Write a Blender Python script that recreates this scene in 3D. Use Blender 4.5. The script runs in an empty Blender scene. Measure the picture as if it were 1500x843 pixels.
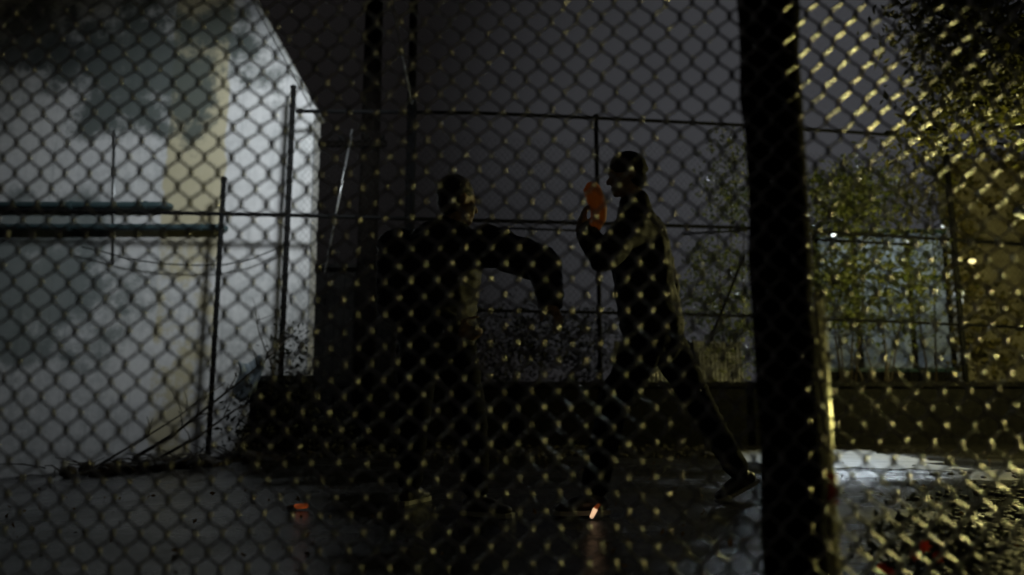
import bpy, bmesh, math, random
import numpy as np
from mathutils import Vector, Matrix, noise as mnoise
C = bpy.context.scene
COL = C.collection
R = math.radians
random.seed(7)
rng = np.random.default_rng(7)

# ------------------------------------------------------------------ camera
F = 1083.0
PITCH = math.atan(0.146)
CAMZ = 0.60
cd = bpy.data.cameras.new('camera'); cam = bpy.data.objects.new('camera', cd); COL.objects.link(cam)
cd.sensor_width = 36.0; cd.lens = 36.0 * F / 1500.0
cd.clip_start = 0.05; cd.clip_end = 3000
cam.location = (0, 0, CAMZ); cam.rotation_euler = (math.pi/2 + PITCH, 0, 0)
cd.dof.use_dof = True; cd.dof.focus_distance = 4.2; cd.dof.aperture_fstop = 0.85
C.camera = cam

def at(px, py, d):
    """world point seen at photograph pixel px, py standing d metres away along the ground"""
    u = (px-750.0)/F; v = (421.5-py)/F
    c, s = math.cos(PITCH), math.sin(PITCH)
    Y = c - v*s; Z = s + v*c
    k = d/Y
    return Vector((u*k, d, CAMZ + Z*k))

# ------------------------------------------------------------------ night sky
w = bpy.data.worlds.new("World"); C.world = w; w.use_nodes = True
nt = w.node_tree; nt.nodes.clear()
def wn(t, **k):
    n = nt.nodes.new(t)
    for a, b in k.items(): setattr(n, a, b)
    return n
wo = wn('ShaderNodeOutputWorld'); bg = wn('ShaderNodeBackground'); bg.inputs[1].default_value = 1.0
sky = wn('ShaderNodeTexSky', sky_type='NISHITA', sun_disc=False, sun_elevation=R(-6), sun_rotation=R(30))
tc = wn('ShaderNodeTexCoord')
dotn = wn('ShaderNodeVectorMath', operation='DOT_PRODUCT')
gd = Vector((0.42, 1.0, 0.30)).normalized(); dotn.inputs[1].default_value = gd
nt.links.new(tc.outputs['Generated'], dotn.inputs[0])
mr = wn('ShaderNodeMapRange', interpolation_type='SMOOTHSTEP')
mr.inputs[1].default_value = 0.86; mr.inputs[2].default_value = 1.0
nt.links.new(dotn.outputs['Value'], mr.inputs[0])
cl = wn('ShaderNodeTexNoise'); cl.inputs['Scale'].default_value = 2.2; cl.inputs['Detail'].default_value = 5
nt.links.new(tc.outputs['Generated'], cl.inputs['Vector'])
mixg = wn('ShaderNodeMix', data_type='RGBA')
mixg.inputs[6].default_value = (0.0058, 0.0053, 0.0053, 1)     # overcast lit by the town
mixg.inputs[7].default_value = (0.041, 0.042, 0.046, 1)        # town glow
nt.links.new(mr.outputs[0], mixg.inputs[0])
mm = wn('ShaderNodeMapRange'); mm.inputs[1].default_value = .3; mm.inputs[2].default_value = .7; mm.inputs[3].default_value = .68; mm.inputs[4].default_value = 1.3
nt.links.new(cl.outputs['Fac'], mm.inputs[0])
vs = wn('ShaderNodeVectorMath', operation='SCALE')
nt.links.new(mixg.outputs[2], vs.inputs[0]); nt.links.new(mm.outputs[0], vs.inputs['Scale'])
sk = wn('ShaderNodeVectorMath', operation='SCALE'); sk.inputs['Scale'].default_value = 0.02
nt.links.new(sky.outputs[0], sk.inputs[0])
ad = wn('ShaderNodeVectorMath', operation='ADD')
nt.links.new(vs.outputs[0], ad.inputs[0]); nt.links.new(sk.outputs[0], ad.inputs[1])
nt.links.new(ad.outputs[0], bg.inputs[0]); nt.links.new(bg.outputs[0], wo.inputs[0])
C.view_settings.view_transform = 'Standard'; C.view_settings.look = 'None'
C.view_settings.exposure = 0; C.view_settings.gamma = 1

# ------------------------------------------------------------------ lamp strengths and places
SODIUM_POS, SODIUM_W, SODIUM_C = Vector((4.0, 4.05, 1.02)), 345.0, (1.0, 0.90, 0.34)
STREET_POS, STREET_W = Vector((5.25, 7.15, 2.05)), 240.0
FLOOD_POS, FLOOD_W, FLOOD_C = Vector((-1.1, 5.4, 4.75)), 770.0, (0.91, 0.97, 1.0)
BACK_POS, BACK_W, BACK_C = Vector((5.15, 12.2, 3.0)), 130.0, (0.78, 0.90, 1.0)

# ------------------------------------------------------------------ materials
def mat(name, col, rough=.6, metal=0., spec=.5, col2=None, nscale=6., bump=0., bscale=40., emit=None, estr=0, rough2=None, detail=6, trans=0., stretch=None):
    m = bpy.data.materials.new(name); m.use_nodes = True
    t = m.node_tree; b = t.nodes['Principled BSDF']
    b.inputs['Base Color'].default_value = (*col, 1); b.inputs['Roughness'].default_value = rough
    b.inputs['Metallic'].default_value = metal; b.inputs['Specular IOR Level'].default_value = spec
    tcn = t.nodes.new('ShaderNodeTexCoord')
    if col2 or rough2 is not None:
        n = t.nodes.new('ShaderNodeTexNoise'); n.inputs['Scale'].default_value = nscale; n.inputs['Detail'].default_value = detail
        n.inputs['Roughness'].default_value = .65
        if stretch:
            mp = t.nodes.new('ShaderNodeMapping'); mp.inputs['Scale'].default_value = stretch
            t.links.new(tcn.outputs['Object'], mp.inputs['Vector']); t.links.new(mp.outputs[0], n.inputs['Vector'])
        else: t.links.new(tcn.outputs['Object'], n.inputs['Vector'])
        rp = t.nodes.new('ShaderNodeMapRange'); rp.inputs[1].default_value = .36; rp.inputs[2].default_value = .64
        t.links.new(n.outputs['Fac'], rp.inputs[0])
        if col2:
            mx = t.nodes.new('ShaderNodeMix'); mx.data_type = 'RGBA'
            mx.inputs[6].default_value = (*col, 1); mx.inputs[7].default_value = (*col2, 1)
            t.links.new(rp.outputs[0], mx.inputs[0]); t.links.new(mx.outputs[2], b.inputs['Base Color'])
        if rough2 is not None:
            r2 = t.nodes.new('ShaderNodeMapRange'); r2.inputs[3].default_value = rough; r2.inputs[4].default_value = rough2
            t.links.new(rp.outputs[0], r2.inputs[0]); t.links.new(r2.outputs[0], b.inputs['Roughness'])
    if bump:
        n2 = t.nodes.new('ShaderNodeTexNoise'); n2.inputs['Scale'].default_value = bscale; n2.inputs['Detail'].default_value = 5
        t.links.new(tcn.outputs['Object'], n2.inputs['Vector'])
        bp = t.nodes.new('ShaderNodeBump'); bp.inputs['Strength'].default_value = bump; bp.inputs['Distance'].default_value = .02
        t.links.new(n2.outputs['Fac'], bp.inputs['Height']); t.links.new(bp.outputs[0], b.inputs['Normal'])
    if emit:
        b.inputs['Emission Color'].default_value = (*emit, 1); b.inputs['Emission Strength'].default_value = estr
    if trans: b.inputs['Transmission Weight'].default_value = trans
    return m

def leaf_mat(name, a, b_, rough=.45):
    m = bpy.data.materials.new(name); m.use_nodes = True
    t = m.node_tree; b = t.nodes['Principled BSDF']; out = t.nodes['Material Output']
    g = t.nodes.new('ShaderNodeNewGeometry')
    rp = t.nodes.new('ShaderNodeMix'); rp.data_type = 'RGBA'
    rp.inputs[6].default_value = (*a, 1); rp.inputs[7].default_value = (*b_, 1)
    t.links.new(g.outputs['Random Per Island'], rp.inputs[0])
    t.links.new(rp.outputs[2], b.inputs['Base Color']); b.inputs['Roughness'].default_value = rough
    tr = t.nodes.new('ShaderNodeBsdfTranslucent'); t.links.new(rp.outputs[2], tr.inputs['Color'])
    ms = t.nodes.new('ShaderNodeMixShader'); ms.inputs[0].default_value = .35
    t.links.new(b.outputs[0], ms.inputs[1]); t.links.new(tr.outputs[0], ms.inputs[2]); t.links.new(ms.outputs[0], out.inputs['Surface'])
    return m

M = dict(
    wire=mat('dull_galvanised_wire', (.3, .3, .28), .3, 1.0),
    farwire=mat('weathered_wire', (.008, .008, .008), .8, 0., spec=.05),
    bark=mat('dark_creosoted_timber', (.003, .0026, .0022), .9, spec=.02, col2=(.006, .005, .004), nscale=18, bump=.6, bscale=35),
    post=mat('black_painted_steel', (.004, .0045, .005), .8, 0., spec=.06, col2=(.008, .008, .008), nscale=30),
    galv=mat('galvanised_steel', (.42, .44, .45), .38, .9, col2=(.3, .31, .32), nscale=30),
    pipe=mat('teal_painted_pipe', (.025, .05, .055), .55, col2=(.04, .065, .07), nscale=14),
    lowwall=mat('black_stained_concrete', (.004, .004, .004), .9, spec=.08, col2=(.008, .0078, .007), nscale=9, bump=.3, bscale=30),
    jacket=mat('black_nylon_jacket', (.005, .005, .006), .62, spec=.22, col2=(.009, .009, .010), nscale=14, bump=.15, bscale=160),
    jacket2=mat('dark_olive_jacket', (.008, .008, .007), .7, spec=.15, col2=(.013, .0125, .010), nscale=14, bump=.2, bscale=160),
    trouser=mat('dark_denim', (.004, .0045, .006), .9, spec=.1, col2=(.007, .0075, .010), nscale=30, bump=.2, bscale=250),
    skin=mat('skin', (.20, .125, .09), .55, col2=(.17, .10, .07), nscale=25),
    hair=mat('black_hair', (.010, .008, .007), .5, bump=.5, bscale=200),
    knit=mat('black_knitted_wool', (.012, .012, .013), .9, bump=.5, bscale=220),
    shoe=mat('dark_leather', (.02, .018, .016), .4, col2=(.03, .026, .022), nscale=20),
    sole=mat('pale_rubber', (.30, .30, .27), .7),
    orange=mat('glowing_orange_plastic', (.20, .058, .013), .75, emit=(1.0, .24, .03), estr=.02),  # weak emission added so the tube stays orange in the dark
    red=mat('red_painted_metal', (.28, .018, .012), .45, col2=(.20, .012, .01), nscale=10),
    twig=mat('wet_twigs', (.022, .016, .011), .42, col2=(.04, .03, .02), nscale=30, bump=.4, bscale=60),
    coping=mat('weathered_coping', (.40, .41, .41), .8, col2=(.28, .29, .29), nscale=7, bump=.3, bscale=40),
    plastic=mat('pale_plastic_sheet', (.42, .50, .55), .3, col2=(.35, .42, .46), nscale=8, bump=.4, bscale=12),
    leaf_y=leaf_mat('yellow_green_leaves', (.035, .042, .010), (.15, .145, .035)),
    leaf_g=leaf_mat('green_leaves', (.045, .07, .022), (.24, .26, .09), .3),
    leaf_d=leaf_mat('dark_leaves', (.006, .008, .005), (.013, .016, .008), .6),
    leaf_i=leaf_mat('ivy_leaves', (.05, .05, .015), (.17, .145, .05)),
    petal=leaf_mat('red_petals', (.40, .02, .01), (.55, .05, .02)),
    deadleaf=leaf_mat('fallen_leaves', (.05, .028, .012), (.12, .07, .025), .25),
    bulb_w=mat('lit_white_glass', (.9, .9, .9), .3, emit=(.85, .95, 1.0), estr=1.6),
    bulb_y=mat('lit_yellow_glass', (.9, .85, .5), .3, emit=(1.0, .86, .40), estr=1.6),
    bulb_s=mat('dim_lantern_glass', (.8, .85, .9), .3, emit=(.72, .85, 1.0), estr=.55),
    ember=mat('burning_end', (.9, .6, .4), .5, emit=(1.0, .62, .36), estr=.9),
    ember_red=mat('red_glowing_end', (.6, .15, .05), .5, emit=(1.0, .2, .04), estr=.14),
    paper=mat('charred_paper', (.12, .05, .02), .8),
    stone=mat('wet_stone', (.02, .018, .014), .6, spec=.2, col2=(.05, .044, .03), nscale=12, bump=.4, bscale=60),
    render=mat('sandy_render', (.20, .185, .13), .85, col2=(.11, .10, .07), nscale=4, bump=.5, bscale=25),
    frame=mat('teal_painted_frame', (.015, .045, .055), .45),
)
def wire_mat():
    m = bpy.data.materials.new('galvanised_wire'); m.use_nodes = True
    t = m.node_tree; t.nodes.clear(); out = t.nodes.new('ShaderNodeOutputMaterial')
    gl_ = t.nodes.new('ShaderNodeBsdfAnisotropic'); gl_.distribution = 'BECKMANN'
    n = t.nodes.new('ShaderNodeTexNoise'); n.inputs['Scale'].default_value = 45; n.inputs['Detail'].default_value = 4
    tcn = t.nodes.new('ShaderNodeTexCoord'); t.links.new(tcn.outputs['Object'], n.inputs['Vector'])
    c_ = t.nodes.new('ShaderNodeMix'); c_.data_type = 'RGBA'; c_.inputs[6].default_value = (.25, .25, .23, 1); c_.inputs[7].default_value = (.95, .95, .9, 1)
    r_ = t.nodes.new('ShaderNodeMapRange'); r_.inputs[1].default_value = .35; r_.inputs[2].default_value = .65
    t.links.new(n.outputs['Fac'], r_.inputs[0]); t.links.new(r_.outputs[0], c_.inputs[0]); t.links.new(c_.outputs[2], gl_.inputs['Color'])
    gl_.inputs['Roughness'].default_value = .30
    df = t.nodes.new('ShaderNodeBsdfDiffuse'); df.inputs['Color'].default_value = (.012, .012, .011, 1)
    ms = t.nodes.new('ShaderNodeMixShader'); ms.inputs[0].default_value = .8
    t.links.new(df.outputs[0], ms.inputs[1]); t.links.new(gl_.outputs[0], ms.inputs[2]); t.links.new(ms.outputs[0], out.inputs['Surface'])
    return m
M['wire'] = wire_mat()
# translucent polycarbonate panes of the glasshouse
def pane_mat():
    m = bpy.data.materials.new('frosted_blue_pane'); m.use_nodes = True
    t = m.node_tree; out = t.nodes['Material Output']; b = t.nodes['Principled BSDF']
    b.inputs['Base Color'].default_value = (.28, .32, .34, 1); b.inputs['Roughness'].default_value = .25
    tr = t.nodes.new('ShaderNodeBsdfTranslucent')
    n = t.nodes.new('ShaderNodeTexNoise'); n.inputs['Scale'].default_value = 2.5; n.inputs['Detail'].default_value = 8
    tcn = t.nodes.new('ShaderNodeTexCoord'); t.links.new(tcn.outputs['Object'], n.inputs['Vector'])
    r = t.nodes.new('ShaderNodeMix'); r.data_type = 'RGBA'; r.inputs[6].default_value = (.12, .14, .145, 1); r.inputs[7].default_value = (.80, .83, .84, 1)
    t.links.new(n.outputs['Fac'], r.inputs[0]); t.links.new(r.outputs[2], tr.inputs['Color'])
    ms = t.nodes.new('ShaderNodeMixShader'); ms.inputs[0].default_value = .6
    t.links.new(b.outputs[0], ms.inputs[1]); t.links.new(tr.outputs[0], ms.inputs[2]); t.links.new(ms.outputs[0], out.inputs['Surface'])
    return m
M['pane'] = pane_mat()

# painted concrete wall: grey render, a faded ochre painted band, dark patches
def wall_mat(bx0, bx1):
    m = bpy.data.materials.new('painted_concrete'); m.use_nodes = True
    t = m.node_tree; b = t.nodes['Principled BSDF']; L = t.links
    tcn = t.nodes.new('ShaderNodeTexCoord'); sep = t.nodes.new('ShaderNodeSeparateXYZ'); L.new(tcn.outputs['Object'], sep.inputs[0])
    def nz(scale, detail=6, rough=.6):
        n = t.nodes.new('ShaderNodeTexNoise'); n.inputs['Scale'].default_value = scale; n.inputs['Detail'].default_value = detail; n.inputs['Roughness'].default_value = rough
        L.new(tcn.outputs['Object'], n.inputs['Vector']); return n
    def mrng(src, a, b2, c=0., d=1., smooth=True):
        n = t.nodes.new('ShaderNodeMapRange'); n.inputs[1].default_value = a; n.inputs[2].default_value = b2; n.inputs[3].default_value = c; n.inputs[4].default_value = d
        if smooth: n.interpolation_type = 'SMOOTHSTEP'
        L.new(src, n.inputs[0]); return n.outputs[0]
    def mul(a, b2, op='MULTIPLY'):
        n = t.nodes.new('ShaderNodeMath'); n.operation = op
        for i, s in enumerate((a, b2)):
            if isinstance(s, (int, float)): n.inputs[i].default_value = s
            else: L.new(s, n.inputs[i])
        return n.outputs[0]
    def mix(f, a, b2):
        n = t.nodes.new('ShaderNodeMix'); n.data_type = 'RGBA'
        L.new(f, n.inputs[0])
        for i, s in ((6, a), (7, b2)):
            if isinstance(s, tuple): n.inputs[i].default_value = (*s, 1)
            else: L.new(s, n.inputs[i])
        return n.outputs[2]
    base = mix(mrng(nz(1.1).outputs['Fac'], .35, .65), (.50, .505, .51), (.33, .345, .35))
    base = mix(mrng(nz(11, 8, .7).outputs['Fac'], .3, .75), base, (.56, .57, .57))
    dm = t.nodes.new('ShaderNodeMapping'); dm.inputs['Scale'].default_value = (5.5, 1, .35); L.new(tcn.outputs['Object'], dm.inputs['Vector'])
    dn = nz(1.6, 7, .65); L.new(dm.outputs[0], dn.inputs['Vector'])
    base = mix(mul(mrng(dn.outputs['Fac'], .5, .72), .55), base, (.20, .215, .22))
    # ochre band, its paint worn off in the lower part
    X, Z = sep.outputs['X'], sep.outputs['Z']
    wob = mul(mrng(nz(3).outputs['Fac'], .3, .7, -.03, .03), X, 'ADD')
    band = mul(mrng(wob, bx0-.02, bx0+.02), mrng(wob, bx1-.02, bx1+.02, 1, 0))
    wear = mul(mrng(nz(2.4, 8, .7).outputs['Fac'], .43, .56), mrng(Z, 2.2, 2.6, 1, 0))
    band = mul(band, mul(1.0, wear, 'SUBTRACT'))
    base = mix(mul(band, .85), base, (.40, .36, .22))
    # blackish-green patch near the top and another low on the left
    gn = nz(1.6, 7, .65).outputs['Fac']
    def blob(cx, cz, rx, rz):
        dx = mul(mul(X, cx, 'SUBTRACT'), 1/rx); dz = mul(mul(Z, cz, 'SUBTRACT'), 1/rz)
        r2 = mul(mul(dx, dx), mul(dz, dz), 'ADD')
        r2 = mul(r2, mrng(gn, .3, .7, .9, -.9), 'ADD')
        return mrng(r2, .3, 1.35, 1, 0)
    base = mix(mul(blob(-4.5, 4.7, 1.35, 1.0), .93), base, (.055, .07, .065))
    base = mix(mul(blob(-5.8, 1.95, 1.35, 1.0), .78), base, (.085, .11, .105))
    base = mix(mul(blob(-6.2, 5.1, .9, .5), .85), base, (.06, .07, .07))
    L.new(base, b.inputs['Base Color']); b.inputs['Roughness'].default_value = .75
    bp = t.nodes.new('ShaderNodeBump'); bp.inputs['Strength'].default_value = .35; bp.inputs['Distance'].default_value = .01
    L.new(nz(55, 6, .7).outputs['Fac'], bp.inputs['Height']); L.new(bp.outputs[0], b.inputs['Normal'])
    return m

def ground_mat():
    m = bpy.data.materials.new('wet_asphalt'); m.use_nodes = True
    t = m.node_tree; b = t.nodes['Principled BSDF']; L = t.links
    tcn = t.nodes.new('ShaderNodeTexCoord')
    def nz(scale, detail=6, rough=.6):
        n = t.nodes.new('ShaderNodeTexNoise'); n.inputs['Scale'].default_value = scale; n.inputs['Detail'].default_value = detail; n.inputs['Roughness'].default_value = rough
        L.new(tcn.outputs['Object'], n.inputs['Vector']); return n
    mx = t.nodes.new('ShaderNodeMix'); mx.data_type = 'RGBA'; mx.inputs[6].default_value = (.008, .008, .008, 1); mx.inputs[7].default_value = (.021, .020, .018, 1)
    L.new(nz(2.0).outputs['Fac'], mx.inputs[0]); L.new(mx.outputs[2], b.inputs['Base Color']); b.inputs['Specular IOR Level'].default_value = .34
    n = nz(.8, 5, .6)
    r = t.nodes.new('ShaderNodeMapRange'); r.inputs[1].default_value = .4; r.inputs[2].default_value = .62; r.inputs[3].default_value = .10; r.inputs[4].default_value = .36
    L.new(n.outputs['Fac'], r.inputs[0]); L.new(r.outputs[0], b.inputs['Roughness'])
    b1 = t.nodes.new('ShaderNodeBump'); b1.inputs['Distance'].default_value = .02
    bs = t.nodes.new('ShaderNodeMapRange'); bs.inputs[1].default_value = .40; bs.inputs[2].default_value = .62; bs.inputs[3].default_value = .18; bs.inputs[4].default_value = .6
    L.new(n.outputs['Fac'], bs.inputs[0]); L.new(bs.outputs[0], b1.inputs['Strength'])
    L.new(nz(15, 9, .72).outputs['Fac'], b1.inputs['Height']); L.new(b1.outputs[0], b.inputs['Normal'])
    return m
M['ground'] = ground_mat()

# ------------------------------------------------------------------ mesh helpers
class MB:
    def __init__(s): s.v = []; s.f = []
    def add(s, vs, fs):
        o = len(s.v); s.v.extend([tuple(p) for p in vs]); s.f.extend([tuple(i+o for i in f) for f in fs]); return s
    def box(s, lo, hi):
        x0, y0, z0 = lo; x1, y1, z1 = hi
        return s.add([(x0,y0,z0),(x1,y0,z0),(x1,y1,z0),(x0,y1,z0),(x0,y0,z1),(x1,y0,z1),(x1,y1,z1),(x0,y1,z1)],
                     [(3,2,1,0),(4,5,6,7),(0,1,5,4),(1,2,6,5),(2,3,7,6),(3,0,4,7)])
    def tube(s, pts, rad, n=8, cap=True):
        pts = [Vector(p) for p in pts]; k = len(pts)
        rad = [rad]*k if isinstance(rad, (int, float)) else rad
        vs = []; fs = []; ref = None
        for i, p in enumerate(pts):
            t = (pts[min(i+1, k-1)] - pts[max(i-1, 0)]).normalized()
            if ref is None: ref = Vector((0, 0, 1)) if abs(t.z) < .9 else Vector((1, 0, 0))
            a = ref - t*ref.dot(t); a.normalize(); ref = a; b = t.cross(a)
            for j in range(n):
                q = 2*math.pi*j/n; vs.append(p + (a*math.cos(q) + b*math.sin(q))*rad[i])
        for i in range(k-1):
            for j in range(n):
                fs.append((i*n+j, i*n+(j+1) % n, (i+1)*n+(j+1) % n, (i+1)*n+j))
        if cap: fs.append(tuple(range(n-1, -1, -1))); fs.append(tuple((k-1)*n+j for j in range(n)))
        return s.add(vs, fs)
    def ball(s, c, r, nu=12, nv=8, rot=None):
        c = Vector(c); r = Vector(r) if not isinstance(r, (int, float)) else Vector((r, r, r))
        vs = []; fs = []
        for i in range(nv+1):
            th = math.pi*i/nv
            for j in range(nu):
                ph = 2*math.pi*j/nu
                p = Vector((r.x*math.sin(th)*math.cos(ph), r.y*math.sin(th)*math.sin(ph), r.z*math.cos(th)))
                vs.append(c + (rot @ p if rot else p))
        for i in range(nv):
            for j in range(nu):
                fs.append((i*nu+j, (i+1)*nu+j, (i+1)*nu+(j+1) % nu, i*nu+(j+1) % nu))
        return s.add(vs, fs)
    def rocap(s, a, b, ra, rb, n=14):
        """tapered capsule"""
        a = Vector(a); b = Vector(b); t = (b-a).normalized()
        pts = []; rr = []
        for q in (-.98, -.75, -.4, 0): pts.append(a + t*ra*q); rr.append(ra*math.sqrt(max(0.02, 1-q*q)))
        for q in (0, .4, .75, .98): pts.append(b + t*rb*q); rr.append(rb*math.sqrt(max(0.02, 1-q*q)))
        return s.tube(pts, rr, n)
    def leaf(s, c, size, rnd, up=.0, wide=.45):
        d = Vector((rnd.gauss(0, 1), rnd.gauss(0, 1), rnd.gauss(0, 1)-up)).normalized()
        e = d.cross(Vector((rnd.gauss(0, 1), rnd.gauss(0, 1), rnd.gauss(0, 1)))).normalized()
        n = d.cross(e)
        c = Vector(c); L = size; W = size*wide
        return s.add([c, c+d*L*.45+e*W*.5+n*W*.12, c+d*L-n*L*.1, c+d*L*.45-e*W*.5+n*W*.12], [(0, 1, 2), (0, 2, 3)])
    def mesh(s, name, m=None, smooth=False):
        me = bpy.data.meshes.new(name); me.from_pydata(s.v, [], s.f); me.update()
        if m: me.materials.append(m)
        if smooth: me.polygons.foreach_set('use_smooth', [True]*len(me.polygons))
        return me
    def build(s, name, m, parent=None, smooth=False, bevel=0.):
        return link(name, s.mesh(name, m, smooth), parent, bevel)

def link(name, me, parent=None, bevel=0.):
    o = bpy.data.objects.new(name, me); COL.objects.link(o)
    if parent is not None:
        o.parent = parent; o.matrix_parent_inverse = Matrix.Translation(-parent.matrix_basis.translation) if False else Matrix.Identity(4)
        if parent.type == 'EMPTY': me.transform(Matrix.Translation(-Vector(parent.location)))
        elif parent.parent is not None: me.transform(Matrix.Translation(-Vector(parent.parent.location)))
    if bevel:
        b = o.modifiers.new('bevel', 'BEVEL'); b.width = bevel; b.segments = 2; b.limit_method = 'ANGLE'
    return o
def thing(name, label, cat, loc=(0, 0, 0), group=None):
    o = bpy.data.objects.new(name, None); COL.objects.link(o); o.location = loc; o.empty_display_size = .1
    o['label'] = label; o['category'] = cat
    if group: o['group'] = group
    return o
def tag(o, label=None, cat=None, group=None, kind=None):
    for k, v in (('label', label), ('category', cat), ('group', group), ('kind', kind)):
        if v: o[k] = v
    return o

def gz(x, y):
    """height of the ground: it falls away gently to the left"""
    return -0.085*max(0., -(x)-2.0) + .008*math.sin(x*1.3)*math.sin(y*.9)

# ------------------------------------------------------------------ ground
xs = np.concatenate([np.linspace(-400, -30, 8), np.linspace(-26, 26, 66), np.linspace(30, 400, 8)])
ys = np.concatenate([np.linspace(-60, -6, 6), np.linspace(-4, 18, 34), np.linspace(24, 900, 10)])
g = MB()
g.add([(x, y, max(gz(x, y), -.6)) for y in ys for x in xs], [(j*len(xs)+i, j*len(xs)+i+1, (j+1)*len(xs)+i+1, (j+1)*len(xs)+i) for j in range(len(ys)-1) for i in range(len(xs)-1)])
tag(g.build('ground', M['ground'], smooth=True), 'wet dark asphalt', kind='structure')

# ------------------------------------------------------------------ concrete wall on the left
D = 8.75
P = [at(460, 165, D), at(370, 0, D)]
bx0, bx1 = at(246, 200, D).x, at(332, 200, D).x
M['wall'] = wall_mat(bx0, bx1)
slope = (P[1].z-P[0].z)/(P[1].x-P[0].x)
xe = at(452, 400, D).x; xt = P[0].x; zt = P[0].z; xtop = xt - .95; ztop = zt + slope*(-.95)
T = .32
wl = thing('concrete_wall', 'tall pale grey concrete wall with a faded ochre band and steeply sloping end', 'wall', (-6, D, -.5))
front = [(-9.5, -.7), (xe+.02, -.7), (xt, zt), (xtop, ztop), (-9.5, ztop)]
b = MB(); n = len(front)
b.add([(x, D, z) for x, z in front] + [(x, D+T, z) for x, z in front],
      [tuple(range(n)), tuple(range(2*n-1, n-1, -1))] + [((i+1) % n, i, n+i, n+(i+1) % n) for i in range(n)])
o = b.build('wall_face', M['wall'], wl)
# keep the wall's own coordinates equal to world metres for its paint
o.data.transform(Matrix.Translation(Vector(wl.location))); o.location = -Vector(wl.location)
c = MB()
dx, dz = (xtop-xt), (ztop-zt); ln = math.hypot(dx, dz); nx, nz_ = -dz/ln*-1, dx/ln*-1
off = .05
q = [(xt+.01, zt-.02), (xtop, ztop), (xtop+nx*off, ztop+nz_*off), (xt+.01+nx*off, zt-.02+nz_*off)]
c.add([(x, D-.03, z) for x, z in q]+[(x, D+T+.03, z) for x, z in q], [(0,1,2,3),(7,6,5,4),(0,4,5,1),(1,5,6,2),(2,6,7,3),(3,7,4,0)])
c.build('coping', M['coping'], wl)

def pipe_run(y_px, x_end_px, label, r=.045):
    a = at(-120, y_px, D-.09); e = at(x_end_px, y_px, D-.09); zz = a.z
    t = thing('wall_pipe', label, 'pipe', (a.x, D-.09, zz), 'pipes along the concrete wall')
    p = MB(); p.tube([(-9.3, D-.09, zz), (e.x-.1, D-.09, zz), (e.x-.03, D-.085, zz), (e.x, D-.04, zz), (e.x, D+.01, zz)], r, 10); p.build('pipe_run', M['pipe'], t, True)
    for x in (-6.6, -5.3, e.x-.25):
        k = MB(); k.tube([(x-.02, D-.09, zz), (x+.02, D-.09, zz)], r*1.22, 10); k.box((x-.02, D-.09, zz-.012), (x+.02, D+.01, zz+.012)); k.build('pipe_clamp', M['pipe'], t)
pipe_run(301, 244, 'teal pipe fixed along the grey wall, upper of the two')
pipe_run(333, 326, 'teal pipe fixed along the grey wall, lower of the two', .04)
cb = MB(); cb.tube([at(x, y, D-.12) for x, y in ((120, 362), (150, 369), (190, 380), (240, 387), (290, 389), (330, 388), (370, 379), (412, 362))], .008, 6)
tag(cb.build('sagging_cable', M['post'], smooth=True), 'thin black cable sagging across the grey wall below the pipes', 'cable')
# thin conduit down the wall
cb = MB(); cb.tube([at(168, 190, D-.02), at(166, 385, D-.02)], .012, 6)
tag(cb.build('wall_conduit', M['galv'], smooth=True), 'short thin vertical conduit crossing the pipes on the grey wall', 'conduit')

# ------------------------------------------------------------------ far court fence
ff = thing('court_fence', 'tall wire fence with three rails crossing behind the two people', 'fence', (0, 8.5, 0))
def fd(px): return 8.35 + max(0, px-460)*.00118 if px > 460 else 8.35
def fence_at(px, py): return at(px, py, fd(px))
def rail(pts, r=.024):
    m = MB(); m.tube([fence_at(x, y) for x, y in pts], r, 8); return m.build('rail', M['post'], ff, True)
rail([(434, 163), (700, 166), (870, 173), (1090, 184), (1250, 194), (1400, 206), (1620, 222)])
rail([(-150, 306), (0, 308), (250, 312), (450, 316), (607, 321), (850, 327), (1090, 334), (1250, 343), (1400, 352), (1620, 366)])
rail([(600, 452), (700, 455), (870, 458), (1090, 463), (1300, 471), (1620, 486)], .02)
rail([(700, 333), (870, 339)], .014)
rail([(1195, 351), (1340, 359)], .018)
rail([(1000, 343), (1095, 338)], .014)
def fpost(px0, y0, r=.03, px1=None, bottom=None):
    top = fence_at(px0, y0); m = MB()
    zb = gz(top.x, top.y)-.05 if bottom is None else bottom
    m.tube([(top.x, top.y, zb), (top.x, top.y, top.z)], r, 10)
    p = m.build('post', M['post'], ff, True)
    k = MB(); k.ball(top, (r*1.25, r*1.25, r*.8), 10, 6); k.build('post_cap', M['post'], p, True)
fpost(430, 128, .034); fpost(607, 155, .03); fpost(873, 170, .028); fpost(1103, 180, .03); fpost(1384, 205, .036)
fpost(328, 262, .03)
for a_, b_ in (((1090, 375), (1040, 500)),):
    m = MB(); m.tube([fence_at(*a_), fence_at(*b_)], .02, 8); m.build('brace', M['post'], ff, True)
# fine wire netting of the far fence
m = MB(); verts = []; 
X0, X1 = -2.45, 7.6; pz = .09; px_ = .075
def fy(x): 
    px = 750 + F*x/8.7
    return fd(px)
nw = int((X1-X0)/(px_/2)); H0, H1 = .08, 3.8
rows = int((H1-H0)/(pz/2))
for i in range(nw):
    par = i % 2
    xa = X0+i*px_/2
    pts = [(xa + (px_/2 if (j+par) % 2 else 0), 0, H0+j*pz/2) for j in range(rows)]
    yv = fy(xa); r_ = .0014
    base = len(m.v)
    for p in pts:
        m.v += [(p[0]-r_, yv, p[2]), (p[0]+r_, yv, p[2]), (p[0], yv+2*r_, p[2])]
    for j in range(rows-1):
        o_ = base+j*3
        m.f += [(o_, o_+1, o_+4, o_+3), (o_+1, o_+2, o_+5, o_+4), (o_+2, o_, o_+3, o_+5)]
tag(m.build('wire_netting', M['farwire'], ff), kind='stuff')

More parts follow.
